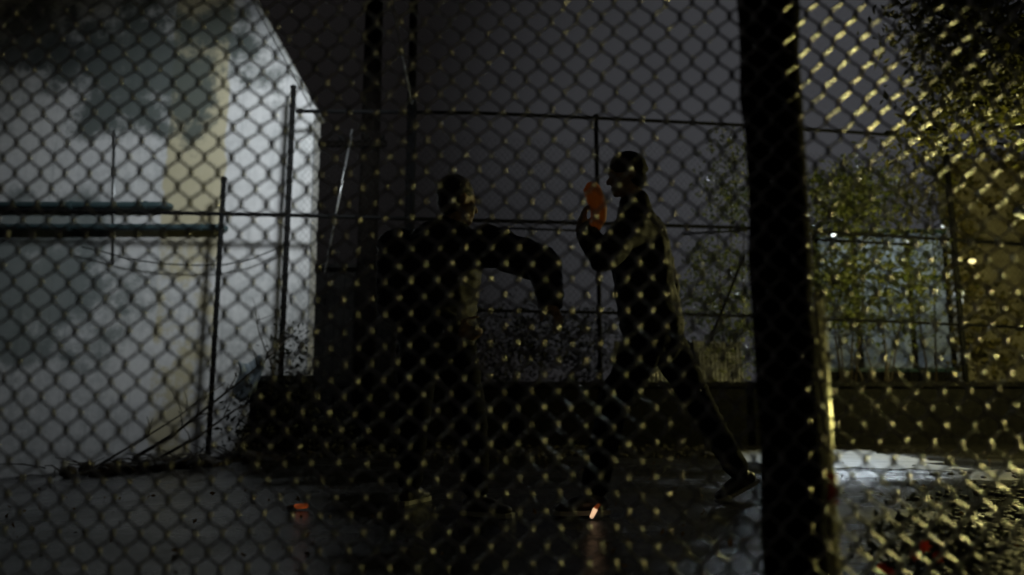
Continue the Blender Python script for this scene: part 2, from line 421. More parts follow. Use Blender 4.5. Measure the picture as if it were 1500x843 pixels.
# ------------------------------------------------------------------ utility pole, guy wires, floodlight
up = thing('utility_pole', 'thick dark timber pole rising behind the fence beside the grey wall end', 'pole', (at(540, 640, 9.2).x, 9.2, 0))
p0 = at(540, 300, 9.2)
m = MB(); m.tube([(p0.x, 9.2, -.3), (p0.x, 9.2, 2), (p0.x, 9.2, 7.6)], [.135, .13, .11], 14); m.build('pole_shaft', M['bark'], up, True)
m = MB(); z_ = at(540, 211, 9.05).z
m.box((at(440, 211, 9.05).x, 9.02, z_-.035), (at(566, 211, 9.05).x, 9.09, z_+.035)); m.build('crossarm', M['bark'], up)
for px in (458, 500, 560):
    a = at(px, 205, 9.05); m = MB(); m.tube([(a.x, 9.05, z_+.03), (a.x, 9.05, z_+.08), (a.x, 9.05, z_+.12)], [.02, .035, .02], 8); m.build('insulator', M['post'], up, True)
lp = thing('lamp_pole', 'slim dark pole rising out of the top behind the fence right of the thick pole', 'pole', (at(600, 400, 8.95).x, 8.95, 0))
a = at(600, 300, 8.95)
m = MB(); m.tube([(a.x, 8.95, -.2), (a.x, 8.95, 6.4)], [.062, .05], 12); m.build('pole_shaft', M['post'], lp, True)
m = MB(); m.tube([(a.x, 8.95, 6.35), (a.x-.02, 8.2, 6.42), (FLOOD_POS.x, 6.2, 6.2), (FLOOD_POS.x, FLOOD_POS.y+.12, FLOOD_POS.z+.25)], .035, 8); m.build('lamp_arm', M['post'], lp, True)
m = MB(); dv = Vector((-.35, .75, -.45)).normalized()
m.tube([FLOOD_POS-dv*.28, FLOOD_POS-dv*.12, FLOOD_POS-dv*.03], [.06, .13, .17], 14); m.build('lamp_head', M['post'], lp, True)
m = MB(); m.tube([FLOOD_POS-dv*.029, FLOOD_POS-dv*.024], .15, 14); m.build('lamp_lens', M['bulb_w'], lp)
def lamp(name, typ, pos, watts, col, radius=.06, **k):
    d = bpy.data.lights.new(name, typ); d.energy = watts; d.color = col
    if typ != 'SUN': d.shadow_soft_size = radius
    for a_, v in k.items(): setattr(d, a_, v)
    o = bpy.data.objects.new(name, d); o.location = pos; COL.objects.link(o); return o
fl = lamp('floodlight_beam', 'SPOT', FLOOD_POS, FLOOD_W, FLOOD_C, .30, spot_size=R(70), spot_blend=.85)
fl.rotation_euler = (at(350, 265, D)-FLOOD_POS).to_track_quat('-Z', 'Y').to_euler()
def guy(p, q, lab, r=.012):
    m = MB(); m.tube([p, (p+q)/2, q], r, 6); tag(m.build('guy_wire', M['galv'], smooth=True), lab, 'wire', 'bright stay wires by the poles')
guy(at(566, -40, 8.8), at(606, 165, 8.8), 'bright stay wire slanting down to the fence rail from the top')
guy(at(516, 190, 8.6), at(476, 400, 8.6), 'bright stay wire slanting down leftwards between wall end and thick pole')

# ------------------------------------------------------------------ low dark wall under the fence
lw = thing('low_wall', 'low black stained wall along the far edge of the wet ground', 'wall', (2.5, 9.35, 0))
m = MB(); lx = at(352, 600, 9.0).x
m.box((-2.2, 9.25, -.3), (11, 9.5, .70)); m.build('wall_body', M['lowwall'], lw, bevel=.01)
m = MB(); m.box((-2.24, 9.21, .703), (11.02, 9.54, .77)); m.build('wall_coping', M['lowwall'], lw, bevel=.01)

# corrugated sheet propped behind the low wall
a = at(902, 600, 9.75); e = at(1092, 600, 9.75); ztop_ = at(960, 500, 9.75).z
cs = MB(); k = 120; top_ = []; bot_ = []
for i in range(k+1):
    x = a.x+(e.x-a.x)*i/k; y = 9.75+.012*math.sin(i*2*math.pi/4)
    bot_.append((x, y-.05, -.02)); top_.append((x, y+.05, ztop_+.015*math.sin(i*.11)))
cs.add(bot_+top_, [(i, i+1, k+2+i, k+1+i) for i in range(k)])
o = cs.build('corrugated_sheet', mat('pale_corrugated_metal', (.24, .245, .26), .5, .2, col2=(.10, .10, .105), nscale=5), smooth=True)
sm = o.modifiers.new('t', 'SOLIDIFY'); sm.thickness = .004
tag(o, 'pale corrugated sheet propped behind the low black wall beyond the striding legs', 'metal sheet')

# black shed and bin between the wall end and the people
def dark_shed():
    a = at(441, 600, 9.56); e = at(572, 600, 9.56); zt_ = at(500, 388, 9.56).z; y0, y1 = 9.56, 9.86
    t = thing('dark_shed', 'small black flat roofed shed behind the fence at the wall end', 'shed', ((a.x+e.x)/2, y0, 0))
    n = 9; w_ = (e.x-a.x)/n
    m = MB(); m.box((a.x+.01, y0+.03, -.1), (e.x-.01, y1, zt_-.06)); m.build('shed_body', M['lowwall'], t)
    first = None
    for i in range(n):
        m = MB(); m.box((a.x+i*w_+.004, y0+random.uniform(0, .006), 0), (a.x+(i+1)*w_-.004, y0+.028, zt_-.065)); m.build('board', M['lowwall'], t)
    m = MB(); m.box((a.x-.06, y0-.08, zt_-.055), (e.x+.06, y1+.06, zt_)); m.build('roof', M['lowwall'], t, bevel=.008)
dark_shed()
def dark_bin():
    a = at(362, 600, 8.15); e = at(446, 600, 8.15); zg = gz(a.x, 8.15)-.03; zt_ = at(400, 552, 8.15).z
    t = thing('dark_bin', 'low black waste bin standing against the right end of the grey wall', 'bin', ((a.x+e.x)/2, 8.3, zg))
    x0, x1, y0, y1 = a.x, e.x, 8.15, 8.6
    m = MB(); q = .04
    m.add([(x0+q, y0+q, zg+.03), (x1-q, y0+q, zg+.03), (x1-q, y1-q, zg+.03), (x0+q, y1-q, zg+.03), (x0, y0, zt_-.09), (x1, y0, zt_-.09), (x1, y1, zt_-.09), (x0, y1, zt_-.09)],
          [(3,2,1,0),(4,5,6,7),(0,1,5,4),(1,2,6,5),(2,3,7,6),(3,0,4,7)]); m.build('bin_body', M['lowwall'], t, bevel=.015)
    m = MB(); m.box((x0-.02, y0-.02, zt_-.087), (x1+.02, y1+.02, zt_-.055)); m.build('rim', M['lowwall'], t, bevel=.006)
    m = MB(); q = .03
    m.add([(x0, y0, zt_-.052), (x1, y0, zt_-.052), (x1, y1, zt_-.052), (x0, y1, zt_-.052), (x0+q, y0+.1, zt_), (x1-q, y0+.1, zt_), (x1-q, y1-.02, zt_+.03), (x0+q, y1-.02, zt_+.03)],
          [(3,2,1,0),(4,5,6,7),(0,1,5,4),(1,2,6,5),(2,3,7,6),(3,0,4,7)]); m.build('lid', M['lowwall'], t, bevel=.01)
    for x in (x0+.08, x1-.08):
        m = MB(); m.tube([(x-.02, y0+.08, zg+.035), (x+.02, y0+.08, zg+.035)], .035, 12); m.build('wheel', M['post'], t)
dark_bin()

# ------------------------------------------------------------------ foliage
def crown_mesh(blobs, n, size, seed, up=.3, wide=.45, shell=.55):
    rnd = random.Random(seed); m = MB(); tot = sum(b_[1][0]*b_[1][2] for b_ in blobs)
    for c_, r_ in blobs:
        k = int(n*r_[0]*r_[2]/tot)
        # twig clusters so that the crown has clumps and gaps
        for _ in range(max(3, k//14)):
            d_ = Vector((rnd.gauss(0, 1), rnd.gauss(0, 1), rnd.gauss(0, 1))).normalized()*rnd.uniform(shell, 1.05)
            cc = Vector((c_[0]+d_.x*r_[0], c_[1]+d_.y*r_[1], c_[2]+d_.z*r_[2]))
            s_ = size*rnd.uniform(1.0, 2.4)
            for _ in range(14):
                m.leaf(cc+Vector((rnd.gauss(0, s_), rnd.gauss(0, s_), rnd.gauss(0, s_*.8))), size*rnd.uniform(.6, 1.35), rnd, up, wide)
    return m
def limbs(root, heads, r0, seed, start=None):
    rnd = random.Random(seed); out = []
    for h in heads:
        h = Vector(h); s_ = start if start is not None else root
        mid = s_.lerp(h, .5)+Vector((rnd.uniform(-.08, .08), rnd.uniform(-.08, .08), rnd.uniform(0, .12)))
        out.append(([s_, mid, h], [r0, r0*.65, r0*.25]))
    return out
def shrub(name, label, cat, base, blobs, n, size, m_leaf, seed, r0=.02, group=None, wide=.45, stems='stem'):
    t = thing(name, label, cat, base, group)
    for pts, rr in limbs(Vector(base), [b_[0] for b_ in blobs], r0, seed):
        s_ = MB(); s_.tube(pts, rr, 6); s_.build(stems, M['twig'], t, True)
    crown_mesh(blobs, n, size, seed, wide=wide).build('foliage', M[m_leaf], t)
    return t
def bl(px, py, d, rx, ry, rz): p = at(px, py, d); return ((p.x, p.y, p.z), (rx, ry, rz))
def gbase(px, d): p = at(px, 600, d); return (p.x, d, gz(p.x, d)-.03)

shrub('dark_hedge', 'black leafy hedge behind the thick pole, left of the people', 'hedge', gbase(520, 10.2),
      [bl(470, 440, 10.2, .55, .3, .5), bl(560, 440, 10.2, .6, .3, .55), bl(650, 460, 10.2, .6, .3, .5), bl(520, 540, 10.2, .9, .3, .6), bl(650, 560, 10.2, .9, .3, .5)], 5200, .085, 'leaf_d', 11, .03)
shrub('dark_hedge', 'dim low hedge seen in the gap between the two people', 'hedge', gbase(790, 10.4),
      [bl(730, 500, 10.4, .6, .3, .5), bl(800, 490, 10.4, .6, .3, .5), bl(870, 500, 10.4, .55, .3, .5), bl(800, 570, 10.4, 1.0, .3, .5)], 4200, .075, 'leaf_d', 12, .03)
shrub('bamboo_clump', 'fine leaved clump behind the fence just left of the dark post', 'shrub', gbase(1070, 10.0),
      [bl(1075, 225, 10.0, .28, .25, .3), bl(1090, 300, 10.0, .38, .3, .35), bl(1050, 285, 10, .22, .2, .3), bl(1070, 520, 10, .5, .3, .35), bl(1055, 385, 10.0, .5, .3, .3), bl(1030, 440, 10.0, .45, .3, .35), bl(1085, 450, 10.0, .4, .3, .4)], 3600, .075, 'leaf_g', 13, .018)
shrub('tall_shrub', 'airy green shrub behind the fence just right of the dark post', 'shrub', gbase(1240, 9.9),
      [bl(1215, 290, 9.9, .42, .3, .38), bl(1265, 265, 9.9, .35, .3, .33), bl(1250, 330, 9.9, .5, .3, .3), bl(1215, 400, 9.9, .35, .3, .4)], 3400, .085, 'leaf_g', 14, .02)
shrub('low_shrub', 'leafy shrub standing against the bluish glasshouse panes', 'shrub', gbase(1290, 9.85),
      [bl(1280, 400, 9.85, .55, .3, .42), bl(1330, 430, 9.85, .4, .3, .4), bl(1250, 450, 9.85, .4, .3, .35), bl(1290, 475, 9.85, .6, .3, .2), bl(1220, 460, 9.85, .35, .3, .25), bl(1350, 380, 9.85, .3, .2, .35)], 2600, .085, 'leaf_g', 15, .018)
shrub('young_tree', 'loose pale shrub climbing the fence right of the glasshouse', 'shrub', gbase(1370, 10.3),
      [bl(1325, 300, 10.3, .42, .3, .45), bl(1365, 250, 10.3, .3, .3, .4)], 900, .09, 'leaf_y', 16, .02)
# overhanging tree, upper right
tb = (6.2, 6.3, 0.)
tr = thing('overhanging_tree', 'leafy tree whose yellow green crown hangs in at the upper right', 'tree', tb)
m = MB(); m.tube([(6.2, 6.3, -.1), (6.15, 6.3, 1.2), (6.05, 6.32, 2.4), (5.8, 6.4, 3.4), (5.5, 6.45, 4.4)], [.17, .14, .12, .09, .05], 12); m.build('trunk', M['bark'], tr, True)
tblobs = [bl(1440, 60, 6.5, .5, .5, .42), bl(1370, 20, 6.4, .35, .4, .3), bl(1500, 130, 6.4, .45, .5, .42), bl(1400, 150, 6.4, .34, .4, .32), bl(1460, -40, 6.5, .7, .6, .4), bl(1570, 40, 6.5, .6, .6, .6), bl(1350, 190, 6.5, .16, .2, .16)]
for pts, rr in limbs(None, [b_[0] for b_ in tblobs], .045, 20, Vector((5.93, 6.36, 2.9))):
    s_ = MB(); s_.tube(pts, rr, 7); s_.build('limb', M['bark'], tr, True)
crown_mesh(tblobs, 9000, .085, 21).build('crown', M['leaf_y'], tr)

# ------------------------------------------------------------------ ivy-covered house wall at the right
iw = thing('rendered_wall', 'sandy rough wall overgrown with ivy at the right edge', 'wall', (6.6, 10.9, 0))
x_l = at(1392, 300, 10.9).x
m = MB(); m.box((x_l, 10.9, -.2), (x_l+4, 11.2, 4.15)); m.build('wall_face', M['render'], iw)
rnd = random.Random(31); m = MB()
for _ in range(420):
    cx = x_l+rnd.random()*3.4; cz = 1.0+rnd.random()*3.1
    if mnoise.noise(Vector((cx*1.3, cz*1.3, 4.2))) < -.12: continue
    for _ in range(7): m.leaf((cx+rnd.gauss(0, .09), 10.86+rnd.uniform(-.08, .02), cz+rnd.gauss(0, .09)), rnd.uniform(.06, .12), rnd, .6, .8)
for _ in range(170):
    cx = x_l+rnd.random()*3.4; cz = 4.15+rnd.gauss(0, .16)
    for _ in range(9): m.leaf((cx+rnd.gauss(0, .12), 10.95+rnd.uniform(-.15, .2), cz+rnd.gauss(0, .12)), rnd.uniform(.06, .12), rnd, .2, .8)
for _ in range(90):
    cx = x_l+rnd.gauss(0, .06); cz = 1.0+rnd.random()*3.1
    for _ in range(7): m.leaf((cx+rnd.gauss(0, .09), 10.88+rnd.uniform(-.1, .05), cz+rnd.gauss(0, .1)), rnd.uniform(.06, .11), rnd, .4, .8)
m.build('ivy', M['leaf_i'], iw)

# ------------------------------------------------------------------ glasshouse
gh = thing('glasshouse', 'low glasshouse with bluish panes and dark teal frame behind the shrubs', 'glasshouse', (at(1285, 480, 11.0).x, 11.0, 0))
gx = [at(px, 400, 11.0).x for px in (1196, 1252, 1330, 1386)]; gz0, gzt = .95, at(1285, 343, 11.0).z
for x in gx:
    m = MB(); m.box((x-.035, 10.97, 0), (x+.035, 11.04, gzt-.003)); m.build('frame_post', M['post'], gh)
for z in (gz0, gzt, (gz0+gzt)/2+.35):
    m = MB(); m.box((gx[0]-.04, 10.955, z), (gx[-1]+.04, 11.055, z+.05)); m.build('frame_rail', M['frame'], gh)
m = MB(); m.box((gx[0]-.04, 10.98, -.1), (gx[-1]+.04, 11.03, gz0-.003)); m.build('base_wall', M['lowwall'], gh)
zm = (gz0+gzt)/2+.35
for i in range(3):
    for za, zb in ((gz0+.05, zm), (zm+.05, gzt)):
        m = MB(); m.box((gx[i]+.035, 10.995, za), (gx[i+1]-.035, 11.005, zb)); m.build('pane', M['pane'], gh)
m = MB(); e0, e1 = gx[0]-.04, gx[-1]+.04
m.add([(e0, 10.95, gzt+.052), (e1, 10.95, gzt+.052), (e1, 13.4, gzt+.5), (e0, 13.4, gzt+.5), (e0, 10.95, gzt+.072), (e1, 10.95, gzt+.072), (e1, 13.4, gzt+.52), (e0, 13.4, gzt+.52)],
      [(3,2,1,0),(4,5,6,7),(0,1,5,4),(1,2,6,5),(2,3,7,6),(3,0,4,7)]); m.build('roof_sheet', M['pane'], gh)
lamp('glasshouse_tube', 'POINT', ((gx[0]+gx[-1])/2, 12.0, gzt-.35), 105, (.80, .92, 1.0), .1)

# small lamps in view
def small_lamp(px, py, d, kind, label, r=.035, wat=0, col=(1, 1, 1), bracket=(0, .14, 0)):
    p = at(px, py, d); t = thing('wall_lamp' if kind != 'lantern' else 'lantern', label, 'lamp', p)
    m = MB()
    if kind == 'lantern':
        h = .09; a_, b_ = .028, .045
        m.add([(p.x-a_, p.y-a_, p.z-h), (p.x+a_, p.y-a_, p.z-h), (p.x+a_, p.y+a_, p.z-h), (p.x-a_, p.y+a_, p.z-h), (p.x-b_, p.y-b_, p.z+h), (p.x+b_, p.y-b_, p.z+h), (p.x+b_, p.y+b_, p.z+h), (p.x-b_, p.y+b_, p.z+h)],
              [(3,2,1,0),(4,5,6,7),(0,1,5,4),(1,2,6,5),(2,3,7,6),(3,0,4,7)])
        m.build('lantern_glass', M['bulb_s'], t)
        k = MB(); k.tube([(p.x, p.y, p.z+h+.002), (p.x, p.y, p.z+h+.05)], [.06, .012], 8); k.tube([(p.x, p.y, p.z+h+.04), (p.x, p.y+.1, p.z+h+.06), (p.x, p.y+.2, p.z+h+.02)], .008, 6); k.build('lantern_hood', M['post'], t)
    else:
        m.ball(p, (r*1.25, r, r*.85), 12, 8); m.build('bulb', M['bulb_y' if kind == 'y' else 'bulb_w'], t, True)
        k = MB(); k.tube([p+Vector((0, r*.7, r*.4)), p+Vector((0, .12, .05)), p+Vector(bracket)+Vector((0, .1, .03))], .014, 6); k.ball(p+Vector((0, r*.8, r*.5)), (r*1.2, r*.8, r*.7), 10, 6); k.build('bracket', M['post'], t, True)
    return t
small_lamp(1424, 383, 10.65, 'y', 'small bright yellow lamp glowing on the ivy wall at the right', .042)
small_lamp(1405, 437, 10.68, 'lantern', 'pale tapered lantern hanging on the ivy wall below the yellow lamp')
small_lamp(1221, 345, 9.15, 'w', 'small white lamp on the fence rail close to the dark post', .026, bracket=(0, .03, 0))
small_lamp(1329, 353, 10.8, 'w', 'tiny white lamp on the glasshouse rail at its middle right post', .022, bracket=(0, .09, 0))
small_lamp(1381, 332, 10.6, 'w', 'pinpoint white lamp beside the right hand fence post', .018)
bl_p = at(1221, 345, 9.15)+Vector((0, -.06, -.03))
wl_ = lamp('rail_lamp_beam', 'SPOT', bl_p, 620, BACK_C, .05, spot_size=R(44), spot_blend=.7)
wl_.rotation_euler = (Vector((3.35, 7.1, 0))-bl_p).to_track_quat('-Z', 'Y').to_euler()
# cool yard lamp behind the glasshouse on a mast
ym = thing('yard_lamp', 'slim mast with a cool white lamp head standing behind the glasshouse', 'lamp', (BACK_POS.x, BACK_POS.y+1.6, 0))
m = MB(); m.tube([(BACK_POS.x, BACK_POS.y+1.6, -.1), (BACK_POS.x, BACK_POS.y+1.6, 5.0)], .045, 10); m.build('mast', M['post'], ym, True)
yl = lamp('yard_lamp_beam', 'SPOT', Vector((BACK_POS.x, BACK_POS.y+1.35, 4.75)), BACK_W, BACK_C, .12, spot_size=R(64), spot_blend=.6)
yl.rotation_euler = (Vector((2.9, 6.6, 0))-yl.location).to_track_quat('-Z', 'Y').to_euler()
m = MB(); hp = yl.location; m.tube([hp+Vector((0, .25, .1)), hp+Vector((0, .12, .1)), hp+Vector((0, .04, .02))], [.03, .1, .14], 12); m.build('lamp_head', M['post'], ym, True)

# unseen sodium spot added at the right for the near fence glints
sl = thing('added_glint_lamp', 'unseen chest high yellow sodium lamp added for fence glints at the right', 'lamp', (SODIUM_POS.x, SODIUM_POS.y, 0))
sx, sy, sz = SODIUM_POS
m = MB(); m.tube([(sx, sy, -.1), (sx, sy, sz-.22), (sx, sy, sz-.18)], [.06, .06, .045], 14); m.build('glint_lamp_body', M['post'], sl, True)
m = MB(); m.tube([(sx, sy, sz+.17), (sx, sy, sz+.2), (sx, sy, sz+.26)], [.06, .11, .04], 14); m.build('glint_lamp_cap', M['post'], sl, True)
m = MB()
for q in range(3): a_ = q*2.1+.5; m.tube([(sx+.055*math.cos(a_), sy+.055*math.sin(a_), sz-.19), (sx+.055*math.cos(a_), sy+.055*math.sin(a_), sz+.18)], .004, 5)
m.build('glint_lamp_rods', M['post'], sl)
m = MB(); m.ball((sx, sy, sz-.14), (.035, .035, .035), 12, 8); m.build('bulb', M['bulb_y'], sl, True)
bs_ = lamp('added_glint_light', 'SPOT', Vector((sx, sy, sz)), SODIUM_W, SODIUM_C, .07, spot_size=R(78), spot_blend=.8)
bs_.rotation_euler = Vector((-math.cos(R(57)), -math.sin(R(57)), -.02)).to_track_quat('-Z', 'Y').to_euler()
# sodium street lamp further back at the right, outside the view
sl = thing('street_lamp', 'sodium street lamp on a slim curved pole at the right', 'street lamp', (STREET_POS.x+1.0, STREET_POS.y, 0))
sx, sy, sz = STREET_POS
m = MB(); m.tube([(sx+1.0, sy, -.1), (sx+1.0, sy, sz), (sx+.9, sy, sz+.35), (sx+.55, sy, sz+.5), (sx+.2, sy, sz+.46)], [.07, .055, .045, .04, .04], 12); m.build('lamp_pole', M['galv'], sl, True)
m = MB(); m.ball((sx, sy, sz+.36), (.28, .13, .09), 14, 8); m.build('lamp_head', M['galv'], sl, True)
m = MB(); m.ball((sx, sy, sz+.28), (.16, .09, .05), 14, 8); m.build('lamp_lens', M['bulb_y'], sl, True)
lamp('street_lamp_light', 'POINT', Vector((sx, sy, sz)), STREET_W, SODIUM_C, .09)

# ------------------------------------------------------------------ near chain-link fence
nf = thing('chain_link_fence', 'coarse chain link fence filling the whole view in front of everything', 'fence', (0, 1.95, 0))
def near_fence():
    px, pz, r = .0712, .0868, .0035
    x0, x1, z0, z1 = -2.2, 2.2, .04, 2.25
    nwire = int((x1-x0)/(px/2)); nrow = int((z1-z0)/(pz/2))
    k = .64
    ph = np.array([0, .12, .28, .5, .72, .88])*math.pi
    S = len(ph); Nn = 12
    tot = nrow*S+1
    phi = np.concatenate([ph + j*math.pi for j in range(nrow)] + [[nrow*math.pi]])
    tri = np.arcsin(k*-np.cos(phi))/math.asin(k)      # -1..1 smoothed zigzag
    zl = phi/math.pi*(pz/2)
    # depth: in front on one diagonal, behind on the other
    yd = np.sin(phi)*r*.6
    allv = []; allf = []
    ring = np.arange(Nn)/Nn*2*math.pi
    for i in range(nwire):
        s = 1 if i % 2 == 0 else -1
        jit = rng.normal(0, .0010)
        xc = x0 + (i+.5)*px/2 + jit
        amp = px/4 + r*1.05
        P_ = np.stack([xc + s*tri*amp, s*yd, z0+zl + rng.normal(0, .0006)], 1)
        # slack and sag of the whole net
        X, Z = P_[:, 0].copy(), P_[:, 2].copy()
        P_[:, 0] += .006*np.sin(Z*2.3+X*1.1) + .004*np.sin(Z*7+X*5) + .0035*np.sin(Z*13-X*17+1)*np.sin(X*3.1)
        P_[:, 1] += .012*np.sin(X*1.7+.6)*np.sin(Z*1.5) + .004*np.sin(X*6+Z*4)
        P_[:, 2] += .008*np.sin(X*2.1) + .0035*np.sin(X*9+Z*3) + .003*np.sin(X*21+Z*11)*np.sin(Z*2.7+.4)
        P_[:, 2] += rng.normal(0, .0012, len(P_)).cumsum()*0
        Tn = np.gradient(P_, axis=0); Tn /= np.linalg.norm(Tn, axis=1)[:, None]
        A = np.cross(Tn, np.array([0, 1., 0])); A /= np.linalg.norm(A, axis=1)[:, None]
        B = np.cross(Tn, A)
        rb = (r*(1. + .2*np.cos(phi)**8))[:, None, None]
        V = P_[:, None, :] + rb*(A[:, None, :]*np.cos(ring)[None, :, None] + B[:, None, :]*np.sin(ring)[None, :, None])
        o_ = i*tot*Nn
        allv.append(V.reshape(-1, 3))
        a_ = (np.arange(tot-1)[:, None]*Nn + np.arange(Nn)[None, :]) + o_
        b_ = (np.arange(tot-1)[:, None]*Nn + (np.arange(Nn)[None, :]+1) % Nn) + o_
        allf.append(np.stack([a_, b_, b_+Nn, a_+Nn], 2).reshape(-1, 4))
    V = np.concatenate(allv); Fc = np.concatenate(allf)
    # the run of fence is turned a little, its right end nearer
    V[:, 1] += 1.95 - .022*V[:, 0]
    me = bpy.data.meshes.new('wire_mesh')
    me.vertices.add(len(V)); me.vertices.foreach_set('co', V.ravel())
    me.loops.add(Fc.size); me.loops.foreach_set('vertex_index', Fc.ravel().astype(np.int32))
    me.polygons.add(len(Fc)); me.polygons.foreach_set('loop_start', np.arange(0, Fc.size, 4, dtype=np.int32))
    me.polygons.foreach_set('use_smooth', np.ones(len(Fc), dtype=bool))
    me.update(); me.validate(); me.materials.append(M['wire'])
    return link('wire_mesh', me, nf)
tag(near_fence(), kind='stuff')
for x in (-2.23, 2.23):
    m = MB(); m.tube([(x, 1.95-.022*x, -.1), (x, 1.95-.022*x, 2.35)], .03, 10); m.build('post', M['galv'], nf, True)
m = MB(); m.tube([(-2.23, 2.0, 2.27), (2.23, 1.90, 2.27)], .022, 10); m.build('rail', M['galv'], nf, True)

# dark round post right behind the near fence
pp0 = at(1127, 0, 2.03); pp = at(1150, 500, 2.03)
dp = thing('timber_post', 'thick black timber post standing close behind the wire fence', 'post', (pp.x, 2.03, 0))
rndp = random.Random(5); m = MB(); pts = []; rr = []
for i in range(24):
    z = -.1+i*.12; pts.append((pp.x+rndp.uniform(-.004, .004), 2.03, z)); rr.append(.083+rndp.uniform(-.004, .004))
m.tube(pts, rr, 22); m.build('post_shaft', M['bark'], dp, True)
zr = at(1217, 713, 2.05).z
m = MB(); m.tube([(pp.x+.096, 2.02, zr-.04), (pp.x+.096, 2.02, zr+.04)], .018, 14); m.build('red_band', M['red'], dp, True)
m = MB(); m.tube([(pp.x+.096, 2.02, -.08), (pp.x+.096, 2.02, at(1195, 430, 2.06).z)], .014, 10); m.build('painted_lit_edge', mat('lit_edge_cream', (.82, .79, .60), .38, .85), dp, True)  # pale strip added as the sodium-lit right edge of the post

# ------------------------------------------------------------------ people
def remeshed(mb, name, m, parent, voxel, smooth_it=6, disp=0., dscale=.15, factor=.5):
    me = mb.mesh(name); o = bpy.data.objects.new(name, me); COL.objects.link(o)
    r = o.modifiers.new('r', 'REMESH'); r.mode = 'VOXEL'; r.voxel_size = voxel; r.use_smooth_shade = True
    if smooth_it: s_ = o.modifiers.new('s', 'SMOOTH'); s_.iterations = smooth_it; s_.factor = factor
    dg = bpy.context.evaluated_depsgraph_get(); me2 = bpy.data.meshes.new_from_object(o.evaluated_get(dg)); me2.name = name
    bpy.data.objects.remove(o); bpy.data.meshes.remove(me)
    if disp:
        no = [v.normal.copy() for v in me2.vertices]
        for v, n_ in zip(me2.vertices, no):
            p = v.co/dscale; q = Vector((p.x, p.y, p.z*1.9))
            f = 1-2*abs(mnoise.noise(q)) + .4*mnoise.noise(q*2.3)
            v.co += n_*disp*f
    me2.materials.clear(); me2.materials.append(m)
    me2.polygons.foreach_set('use_smooth', [True]*len(me2.polygons))
    return link(name, me2, parent)

def frame_from(fwd, up=Vector((0, 0, 1))):
    f = Vector(fwd).normalized(); r = f.cross(up).normalized(); u = r.cross(f)
    return f, r, u
def add_head(mb, c, fwd, s=1.0):
    f, r, u = frame_from(fwd); rot = Matrix((r, f, u)).transposed()
    L = lambda x, y, z: c + (r*x + f*y + u*z)*s
    mb.ball(L(0, -.012, .025), (.076*s, .096*s, .095*s), 18, 12, rot)        # skull
    mb.ball(L(0, .022, -.045), (.060*s, .068*s, .075*s), 16, 10, rot)        # face
    mb.ball(L(0, .065, -.100), (.026*s, .024*s, .022*s), 10, 6, rot)         # chin
    mb.rocap(L(0, .083, .005), L(0, .108, -.038), .010*s, .015*s, 8)         # nose
    mb.ball(L(0, .090, .022), (.05*s, .014*s, .012*s), 12, 6, rot)           # brow
    mb.ball(L(0, .085, -.070), (.024*s, .012*s, .006*s), 10, 6, rot)         # upper lip
    mb.ball(L(0, .083, -.081), (.021*s, .012*s, .007*s), 10, 6, rot)         # lower lip
    for q in (-1, 1):
        mb.ball(L(q*.032, .082, -.002), (.013*s, .010*s, .009*s), 8, 6, rot) # lids
        mb.ball(L(q*.076, -.012, -.012), (.010*s, .020*s, .032*s), 8, 6, rot)  # ears
        mb.rocap(L(q*.045, .055, -.03), L(q*.03, .06, -.07), .022*s, .02*s, 8)  # cheeks
    return L
def add_hand(mb, wrist, pdir, pnorm, curl=.5, side=1, s=1.0):
    """palm + five fingers; pdir towards the fingers, pnorm out of the palm"""
    d = Vector(pdir).normalized(); n = Vector(pnorm); n = (n-d*n.dot(d)).normalized(); x = d.cross(n)*side
    rot = Matrix((x, d, n)).transposed()
    mb.ball(wrist+d*.045*s, (.042*s, .056*s, .017*s), 14, 8, rot)
    mb.rocap(wrist-d*.02, wrist+d*.03*s, .026*s, .027*s, 10)
    for i, (ox, ln) in enumerate(((-.030, .068), (-.010, .078), (.011, .073), (.031, .058))):
        p = wrist + d*(.088 - .004*abs(i-1))*s + x*ox*s; dd = d.copy(); a = curl*(.7+.12*i)
        for k_, fr in enumerate((.44, .32, .24)):
            ang = a*(.8 if k_ == 0 else 1.1)
            dd = (dd*math.cos(ang) + n*math.sin(ang)); nn = n
            dd.normalize(); q = p + dd*ln*fr*s
            mb.rocap(p, q, (.0098-.0008*k_)*s, (.0092-.0008*k_)*s, 8); p = q
            n = (n - dd*n.dot(dd)).normalized()
        n = Vector(pnorm); n = (n-d*n.dot(d)).normalized()
    p = wrist + d*.022*s - x*.030*s; dd = (d*.62 - x*.62 + n*.42).normalized()
    for ln, r0, r1 in ((.042, .014, .0115), (.034, .0112, .0098), (.026, .0098, .0085)):
        q = p+dd*ln*s; mb.rocap(p, q, r0*s, r1*s, 8); p = q; dd = (dd + d*.30 + n*.25*curl).normalized()

